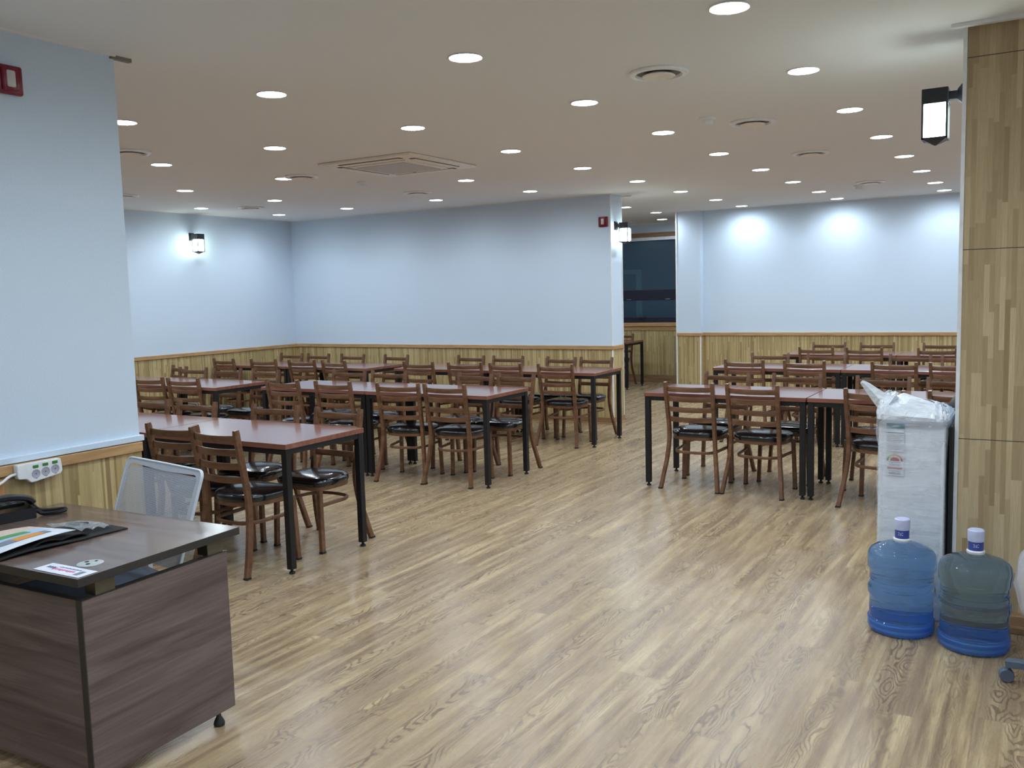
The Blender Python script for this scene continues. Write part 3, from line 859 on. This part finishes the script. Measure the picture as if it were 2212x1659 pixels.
# quad given as offsets from the folder's base point; u runs left to right, v near to far
sheet([(.055, -.245), (.070, .225), (-.165, .225), (-.245, -.245)], lambda u, v: .004 * (1 - u) + .010 * abs(math.sin(5 * u)) * (1 - u), mat=MT['rubber'], name='back_cover', par=fd)
sheet([(.045, -.25), (.040, .085), (-.16, .10), (-.24, -.25)], lambda u, v: .005 + .010 * math.sin(math.pi * min(1, max(0, u))) + .010 * (1 - v) * abs(math.sin(9 * u)) * (u > .45), mat=MT['black'], name='front_flap', par=fd)
lf = thing('illustrated_leaflet', 'glossy leaflet printed with an orange pencil on the black folder', 'leaflet', (-2.985, 1.79, DZ + .024))
LQ = [(.030, -.200), (.012, .105), (-.195, .055), (-.260, -.200)]
hl = lambda u, v: .014 * math.sin(2.2 * u)
sheet(LQ, hl, mat=MT['paper'], th=.0015, name='page', par=lf)
def patch(u0, u1, v0, v1, mat, name, off, skew=0.0):
    def bl(u, v):
        A, B, C_, D = [Vector((*q, 0)) for q in LQ]
        p = (A * (1 - u) + B * u) * (1 - v) + (D * (1 - u) + C_ * u) * v
        return (p.x, p.y)
    q = [bl(u0, v0 + skew), bl(u1, v0), bl(u1, v1), bl(u0, v1 + skew)]
    sheet(q, lambda u, v: hl(u0 + (u1 - u0) * u, 0) + off, n=6, mat=mat, th=.0004, name=name, par=lf)
patch(.0, 1, .62, .99, MT['peach'], 'peach_print', .0016)
patch(.15, .93, .40, .66, MT['sky_print'], 'sky_print', .0020)
patch(.0, .72, .46, .62, MT['green'], 'green_print', .0026, .04)
patch(.40, .74, .20, .37, MT['orange_print'], 'pencil_barrel_print', .0030)
patch(.20, .40, .20, .37, MT['ink'], 'pencil_tip_print', .0030)
patch(.74, .83, .22, .38, MT['ink'], 'pencil_end_print', .0030)
pk = thing('clear_plastic_pouch', 'crumpled clear plastic pouch on top of the black folder', 'pouch', (-3.035, 1.965, DZ + .026))
sheet([(.065, -.050), (.055, .085), (-.075, .075), (-.125, -.065)], lambda u, v: .010 * abs(math.sin(9 * u + 4 * v)) + .012 * math.sin(3 * u) * math.sin(3 * v) - .018 * u, n=24, mat=MT['film_thin'], th=.0008, name='film', par=pk)
MB().box(-.065, .015, -.018, .004, .004, .012, .004, Matrix.Rotation(.5, 3, 'Z')).build('dark_content', MT['black'], pk)

ph = thing('desk_telephone', 'black corded desk telephone at the left picture edge', 'telephone', (-3.520, 1.925, DZ + .0006), R(-8))
mb = MB()
mb.grid(lambda i, j: Vector(((-.075, .065)[i % 2] if False else ((-.075, .070, .070, -.075)[j]), (-.13, .115)[i], ((0.0, 0.0, .042, .062)[j]))), 2, 4, closed_v=True)
vs = list(mb.bm.verts)
mb.bm.verts.ensure_lookup_table()
mb.bm.faces.new([mb.bm.verts[k] for k in (3, 2, 1, 0)]); mb.bm.faces.new([mb.bm.verts[k] for k in (4, 5, 6, 7)])
mb.build('base', MT['vinyl'], ph)
MB().box(-.050, .010, -.115, .10, .050, .062, .003, Matrix.Rotation(R(8), 3, 'Y')).build('keypad', MT['rubber'], ph)
kb = MB()
for a_ in range(3):
    for b_ in range(5): kb.box(-.044 + a_ * .018, -.032 + a_ * .018, -.09 + b_ * .036, -.072 + b_ * .036, .060 - a_ * .0022, .064 - a_ * .0022, .001)
kb.build('key_buttons', MT['ink'], ph)
hp = spline([(.035, -.105, .060), (.038, -.090, .082), (.040, -.02, .094), (.040, .04, .092), (.037, .095, .078), (.036, .118, .058)], 5)
MB().tube(hp, rect(.021, .012, .5), up=Vector((0, 0, 1))).build('handset', MT['vinyl'], ph, True)
cpts = [(.02, .095, .030), (.045, .130, .020), (.080, .138, .012), (.100, .17, .012), (.092, .215, .012), (.062, .228, .012), (.035, .19, .012), (.020, .15, .018), (.030, .122, .042)]
cp = spline(cpts, 95)
coil = []
for i, p_ in enumerate(cp):
    a = i * 1.05
    t_ = (cp[min(i + 1, len(cp) - 1)] - cp[max(i - 1, 0)]).normalized()
    s_ = t_.cross(Vector((0, 0, 1))).normalized(); w_ = s_.cross(t_)
    coil.append(p_ + (s_ * math.cos(a) + w_ * math.sin(a)) * .0052)
MB().round_tube(coil, .0030, 5).build('coiled_cord', MT['rubber'], ph, True)

# power strip on the wall
ps = thing('power_strip', 'white three-socket power strip with green switches on left wall', 'power strip', (XL + .022, 2.130, .885))
def yz_poly(poly, x0, x1, mat, name, par, bev=0):
    mb = MB().prism([(a, b) for a, b in poly], x0, x1)
    m = Matrix(((0, 0, 1, 0), (1, 0, 0, 0), (0, 1, 0, 0), (0, 0, 0, 1)))
    mb.xform(m)
    if bev: bmesh.ops.bevel(mb.bm, geom=list(mb.bm.edges), offset=bev, segments=2, affect='EDGES')
    return mb.build(name, mat, par, True)
yz_poly([(-.088, .032), (.100, .032), (.104, -.006), (.104, -.022), (.094, -.032), (-.022, -.047), (-.034, -.047), (-.052, -.030), (-.084, -.026), (-.088, -.018)], 0, .030, MT['white_plastic'], 'body', ps, .002)
for k in range(3):
    y = -.012 + k * .042
    m = Matrix.Translation((.030, y, -.014 + k * .003)) @ Matrix.Rotation(R(90), 4, 'Y')
    s_ = MB().lathe([(.0185, .0006), (.0175, .0012), (.016, .0004), (.001, .0003)], 28, cap0=False).xform(m).build('socket', MT['socket'], ps, True)
    MB().lathe([(.0022, 0), (.0022, .001)], 8).xform(m).lathe([(.0001, 0), (.0001, 0.0001)], 3).build('pin_hole', MT['alarm'], s_)
    MB().box(.0300, .0312, y - .004, y + .005, -.034 + k * .003, -.031 + k * .003).build('slot_mark', MT['ink'], s_)
    MB().box(.030, .0325, y - .012, y + .012, .010 + k * .002, .022 + k * .002, .005).build('switch', MT['switch'], ps, True)
MB().round_tube(spline([(.014, -.086, -.005), (.016, -.105, -.006), (.018, -.125, -.013), (.018, -.150, -.028), (.018, -.20, -.045), (.018, -.30, -.050)], 6), .0058, 10).build('cord', MT['white_plastic'], ps, True)

# mesh office chair behind the desk
oc = thing('mesh_office_chair', 'grey mesh-backed office chair tucked behind the walnut desk', 'office chair', (-3.222, 2.370, 0), R(-3))
def bk(u, v):   # u across -1..1, v 0 bottom .. 1 top
    w = .256 - .004 * (1 - v)
    return Vector((u * w, -.045 + .15 * v + .004 * (1 - u * u), .47 + .405 * v - .010 * u))
mb = MB(); mb.grid(lambda i, j: bk(-.93 + 1.86 * i / 20, .05 + .88 * j / 20), 21, 21); mb.build('mesh_back', MT['mesh'], oc, True)
def border(off, n=24):
    """rounded outline of the back panel, in (u, v)"""
    c = []
    ru, rv = .10, .07
    for cu, cv, a0 in ((1 - ru, 1 - rv, 0), (-1 + ru, 1 - rv, 90), (-1 + ru, rv - .05, 180), (1 - ru, rv - .05, 270)):
        for k in range(6):
            a = R(a0 + 18 * k)
            c.append((cu + ru * math.cos(a), cv + rv * math.sin(a)))
    out = []
    for (u0, v0), (u1, v1) in zip(c, c[1:] + c[:1]):
        m = 6 if abs(u1 - u0) + abs(v1 - v0) > .3 else 1
        for q in range(m): out.append((u0 + (u1 - u0) * q / m, v0 + (v1 - v0) * q / m))
    return [bk(u * off, v) for u, v in out]
MB().tube(border(1.0), rect(.0045, .007, .4), up=Vector((0, 1, 0)), closed=True).build('back_frame', MT['grey_frame'], oc, True)
mb = MB()
uv0 = border(1.0)
cen_ = sum(uv0, Vector()) / len(uv0)
mb.grid(lambda i, j: (uv0[i] + (cen_ - uv0[i]).normalized() * (.030 * j) + Vector((0, -.004, 0))), len(uv0), 2, closed_u=True)
mb.build('mesh_hem', MT['hem'], oc, True)
MB().tube(spline([(0, .0, .60), (0, -.01, .50), (0, -.04, .40), (0, -.20, .39)], 5), rect(.03, .012)).build('back_bracket', MT['grey_frame'], oc, True)
MB().box(-.23, .23, -.50, -.06, .42, .47, .025, seg=3).build('seat', MT['bluegrey'], oc, True)
MB().lathe([(.025, .40), (.025, .25), (.035, .25), (.035, .09)], 16, (0, -.2, 0)).build('gas_column', MT['black'], oc, True)
sb = MB()
for k in range(5):
    a = R(72 * k + 20)
    sb.tube([(0, -.2, .11), (.29 * math.cos(a), -.2 + .29 * math.sin(a), .075)], rect(.022, .014))
sb.build('star_base', MT['grey_frame'], oc)
for k in range(5):
    a = R(72 * k + 20)
    MB().lathe([(.024, -.018), (.027, -.012), (.027, .012), (.024, .018)], 16).xform(Matrix.Translation((.29 * math.cos(a), -.2 + .29 * math.sin(a), .027)) @ Matrix.Rotation(R(90), 4, 'X')).build('caster', MT['black'], oc, True)

# ------------------------------------------------------------------ wrapped appliance by the pillar
ap = thing('wrapped_appliance', 'tall white boxed appliance wrapped in plastic film beside the pillar', 'appliance', (-.515, 4.60, 0))
AX0, AX1, AY0, AY1, AZ = -.128, .134, -.175, .165, .925
MB().box(AX0, AX1, AY0, AY1, 0.0, AZ, .010).build('body', MT['foam'], ap, True)
MB().box(AX0 - .020, AX0 + .004, AY0 + .012, AY1, 0.004, AZ - .01, .006).build('side_foam', MT['foam'], ap, True)
MB().box(AX1 + .0135, AX1 + .030, AY0 + .03, AY1, 0.0, AZ - .02, .004).build('side_panel', MT['black'], ap)
yf = AY0 - .0045
def sticker(name, x0, x1, z0, z1, mat, par, d=0.0, b=0):
    return MB().box(x0, x1, yf - .0008 - d, yf - d, z0, z1, b).build(name, mat, par)
s1 = sticker('specification_sticker', -.112, -.036, .782, .915, MT['paper'], ap)
sticker('teal_band', -.112, -.036, .889, .913, MT['teal'], s1, .0009)
sticker('teal_line', -.112, -.036, .868, .871, MT['teal'], s1, .0009)
sticker('white_logo_mark', -.088, -.058, .898, .904, MT['paper'], s1, .0018)
tx = MB()
for k in range(9): tx.box(-.108, -.042 - (k % 3) * .006, yf - .0018, yf - .0010, .858 - k * .0082, .8605 - k * .0082)
tx.build('fine_print', MT['silver'], s1)
s2 = sticker('energy_label', -.114, -.036, .668, .768, MT['paper'], ap)
import itertools
arc = [MT['green'], MT['lime'], MT['yellow'], MT['orange_print'], MT['red']]
for k, mt in enumerate(arc):
    a0, a1 = math.pi * (1 - k / 5), math.pi * (1 - (k + 1) / 5)
    mb = MB(); n = 6
    mb.grid(lambda i, j: Vector((-.075 + (.035, .027)[j] * math.cos(a0 + (a1 - a0) * i / (n - 1)), yf - .0018, .738 + (.035, .027)[j] * .9 * math.sin(a0 + (a1 - a0) * i / (n - 1)))), n, 2)
    mb.build('grade_arc', mt, s2)
mb = MB(); mb.grid(lambda i, j: Vector((-.075 + (.020, .001)[j] * math.cos(math.pi * i / 10), yf - .0018, .738 + (.018, .0)[j] * math.sin(math.pi * i / 10))), 11, 2); mb.build('grade_dome', MT['red'], s2)
sticker('red_bar', -.106, -.042, .700, .708, MT['red'], s2, .001)
tx = MB()
for z in (.730, .722, .716, .690, .682, .676): tx.box(-.100, -.050, yf - .0018, yf - .0010, z, z + .002)
tx.build('fine_print', MT['ink'], s2)
MB().box(.028, .032, yf - .001, yf, .874, .876).box(.028, .032, yf - .001, yf, .848, .850).build('screw_hole', MT['ink'], ap)
# loose film wrap
rnd = random.Random(3)
def nz(a, b, s):
    return math.sin(a * 3.1 + b * 5.3 + s) * .5 + math.sin(a * 7.7 - b * 3.9 + s * 2.1) * .3 + math.sin(a * 13.1 + b * 11.7 + s * .7) * .2
levels = [.06, .16, .28, .40, .52, .62, .72, .80, .86, .90, .93]
NP = 96
def ring_pt(a, grow, z):
    x0, x1, y0, y1 = AX0 - .030 - grow, AX1 + .006 + grow, AY0 - .010 - grow, AY1 + .01 + grow
    c, s = math.cos(a), math.sin(a)
    e = .28
    x = math.copysign(abs(c) ** e, c); y = math.copysign(abs(s) ** e, s)
    cx, cy = (x0 + x1) / 2, (y0 + y1) / 2
    return Vector((cx + x * (x1 - x0) / 2, cy + y * (y1 - y0) / 2, z))
mb = MB()
def film(i, j):
    a = 2 * math.pi * i / NP
    k = len(levels)
    if j < k:
        z = levels[j]
        w = nz(a * 2, z * 9, 1.0)
        g = .004 * w + (.006 if z > .85 else 0)
        return ring_pt(a, g, z)
    t = (j - k + 1) / 7.0                  # gathered top
    p = ring_pt(a, .010 + .008 * math.sin(t * 3) + .006 * nz(a * 4, t * 4, 2), 0)
    cx, cy = (AX0 + AX1) / 2, 0.0
    s = 1 - t ** 1.6
    x = p.x * (1 - .25 * t) + (cx * .25 * t)
    y = cy + (p.y - cy) * s
    top = 1.045 - .22 * (x - (AX0 - .02)) - .05 * max(0, (x + .02)) + .010 * nz(x * 16, a * 3, .3)
    z = .93 + (top - .93) * math.sin(t * math.pi / 2) + .006 * nz(a * 5, t * 6, 4)
    return Vector((x, y, z))
mb.grid(film, NP, len(levels), closed_u=True)
mb.build('film_wrap', MT['film_body'], ap, True)
mb = MB()
mb.grid(lambda i, j: film(i, j + len(levels) - 2), NP, 9, closed_u=True)
mb.build('film_hood', MT['film'], ap, True)
mb = MB()
sp = spline([(-.10, -.10, .985), (-.140, -.09, 1.005), (-.180, -.09, 1.040), (-.215, -.095, 1.075), (-.238, -.10, 1.095)], 5)
mb.tube(sp, [(.045 * math.cos(q * math.pi / 5) * (1 + .25 * (q % 2)), .050 * math.sin(q * math.pi / 5) * (1 + .25 * (q % 2))) for q in range(10)], scale=[1 - .85 * (i / (len(sp) - 1)) ** .7 for i in range(len(sp))])
mb.build('film_tail', MT['film'], ap, True)

bx = thing('black_cabinet', 'tall black round-topped object partly hidden behind the pillar', 'cabinet', (-.22, 5.15, 0))
MB().box(-.215, .2, -.17, .17, .0, .985, .09, seg=5).build('body', MT['black'], bx, True)
MB().box(-.20, .19, -.16, .16, .0, .10, .01).build('plinth', MT['rubber'], bx, True)

# ------------------------------------------------------------------ water bottles
def bottle(label, loc, rz):
    r = thing('water_bottle', label, 'water bottle', loc, rz, 'blue water bottles on the floor')
    Rb = .134
    prof = [(.118, .0), (.132, .006), (Rb + .006, .018), (Rb + .007, .045), (Rb + .006, .060), (Rb, .066), (Rb, .110), (Rb - .003, .112), (Rb, .114), (Rb, .162), (Rb + .005, .168), (Rb + .007, .176), (Rb + .007, .196), (Rb + .005, .204),
            (Rb, .210), (Rb, .236), (Rb - .003, .238), (Rb, .240), (Rb, .276), (Rb + .006, .284), (Rb + .009, .295), (Rb + .009, .325), (Rb + .008, .345), (Rb + .004, .360), (Rb - .005, .372), (.112, .383), (.078, .395), (.052, .402), (.040, .402), (.030, .412), (.027, .425), (.027, .455)]
    MB().lathe([(.060, .016)] + prof, 56).build('body', MT['bottle'], r, True)
    MB().lathe([(.116, .0008), (.131, .0058), (Rb + .0066, .022), (Rb + .0066, .056), (Rb + .001, .063), (.120, .060), (.118, .018)], 56, cap1=False, cap0=False).build('base_band', MT['bottle_deep'], r, True)
    MB().lathe([(.0335, .408), (.036, .412), (.036, .420), (.0325, .424)], 32).build('collar', MT['white_plastic'], r, True)
    MB().lathe([(.0300, .424), (.0300, .462)], 32).build('printed_band', MT['blue_label'], r, True)
    MB().lathe([(.0315, .462), (.0322, .470), (.0335, .500), (.0325, .508), (.028, .512), (.001, .5125)], 32).build('cap', MT['cap'], r, True)
    # white lettering strokes on the band, facing the camera
    mb = MB()
    for q, (a, z0, z1) in enumerate(((-.42, .440, .4425), (-.42, .450, .4525), (-.30, .440, .4525), (-.15, .440, .4425), (-.15, .446, .448), (.0, .440, .4525), (.12, .440, .4425), (.12, .451, .453))):
        a0 = a - math.pi / 2 - .35
        wdt = .14 if (z1 - z0) < .004 else .03
        mb.grid(lambda i, j: Vector((.0306 * math.cos(a0 + wdt * i / 3), .0306 * math.sin(a0 + wdt * i / 3), (z0, z1)[j])), 4, 2)
    mb.build('white_lettering', MT['white_plastic'], r)
    return r
bottle('blue water bottle standing before the wrapped white appliance', (-.532, 4.252, 0), R(20))
bottle('blue water bottle standing before the wood-clad pillar', (-.234, 4.185, 0), R(30))

# ------------------------------------------------------------------ film-wrapped chair at the right edge
wc_ = thing('wrapped_office_chair', 'frosted plastic wrapped chair cut by the right picture edge', 'office chair', (.185, 3.80, 0), R(10))
mb = MB()
def blob(i, j):
    a = 2 * math.pi * i / 32; t = -math.pi / 2 + math.pi * j / 14
    rx = .265 * (abs(math.cos(t)) ** .45); ry = .24 * (abs(math.cos(t)) ** .45)
    k = 1 + .03 * nz(a * 2, t * 3, 1)
    return Vector((rx * k * math.cos(a), ry * k * math.sin(a), .43 + .195 * math.sin(t) + .01 * nz(a * 3, t * 2, 2)))
mb.grid(blob, 32, 15, closed_u=True)
mb.build('film_wrap', MT['film_soft'], wc_, True)
MB().box(-.22, .22, -.2, .2, .40, .47, .03, seg=3).build('seat', MT['bluegrey'], wc_, True)
MB().lathe([(.025, .40), (.025, .25), (.035, .25), (.035, .09)], 16).build('gas_column', MT['black'], wc_, True)
sb = MB()
for k in range(5):
    a = R(72 * k + 230)
    sb.tube([(0, 0, .11), (.29 * math.cos(a), .29 * math.sin(a), .075)], rect(.022, .014))
sb.build('star_base', MT['bluegrey'], wc_)
for k in range(5):
    a = R(72 * k + 230)
    MB().lathe([(.024, -.018), (.027, -.012), (.027, .012), (.024, .018)], 16).xform(Matrix.Translation((.29 * math.cos(a), .29 * math.sin(a), .027)) @ Matrix.Rotation(R(90), 4, 'X')).build('caster', MT['bluegrey'], wc_, True)
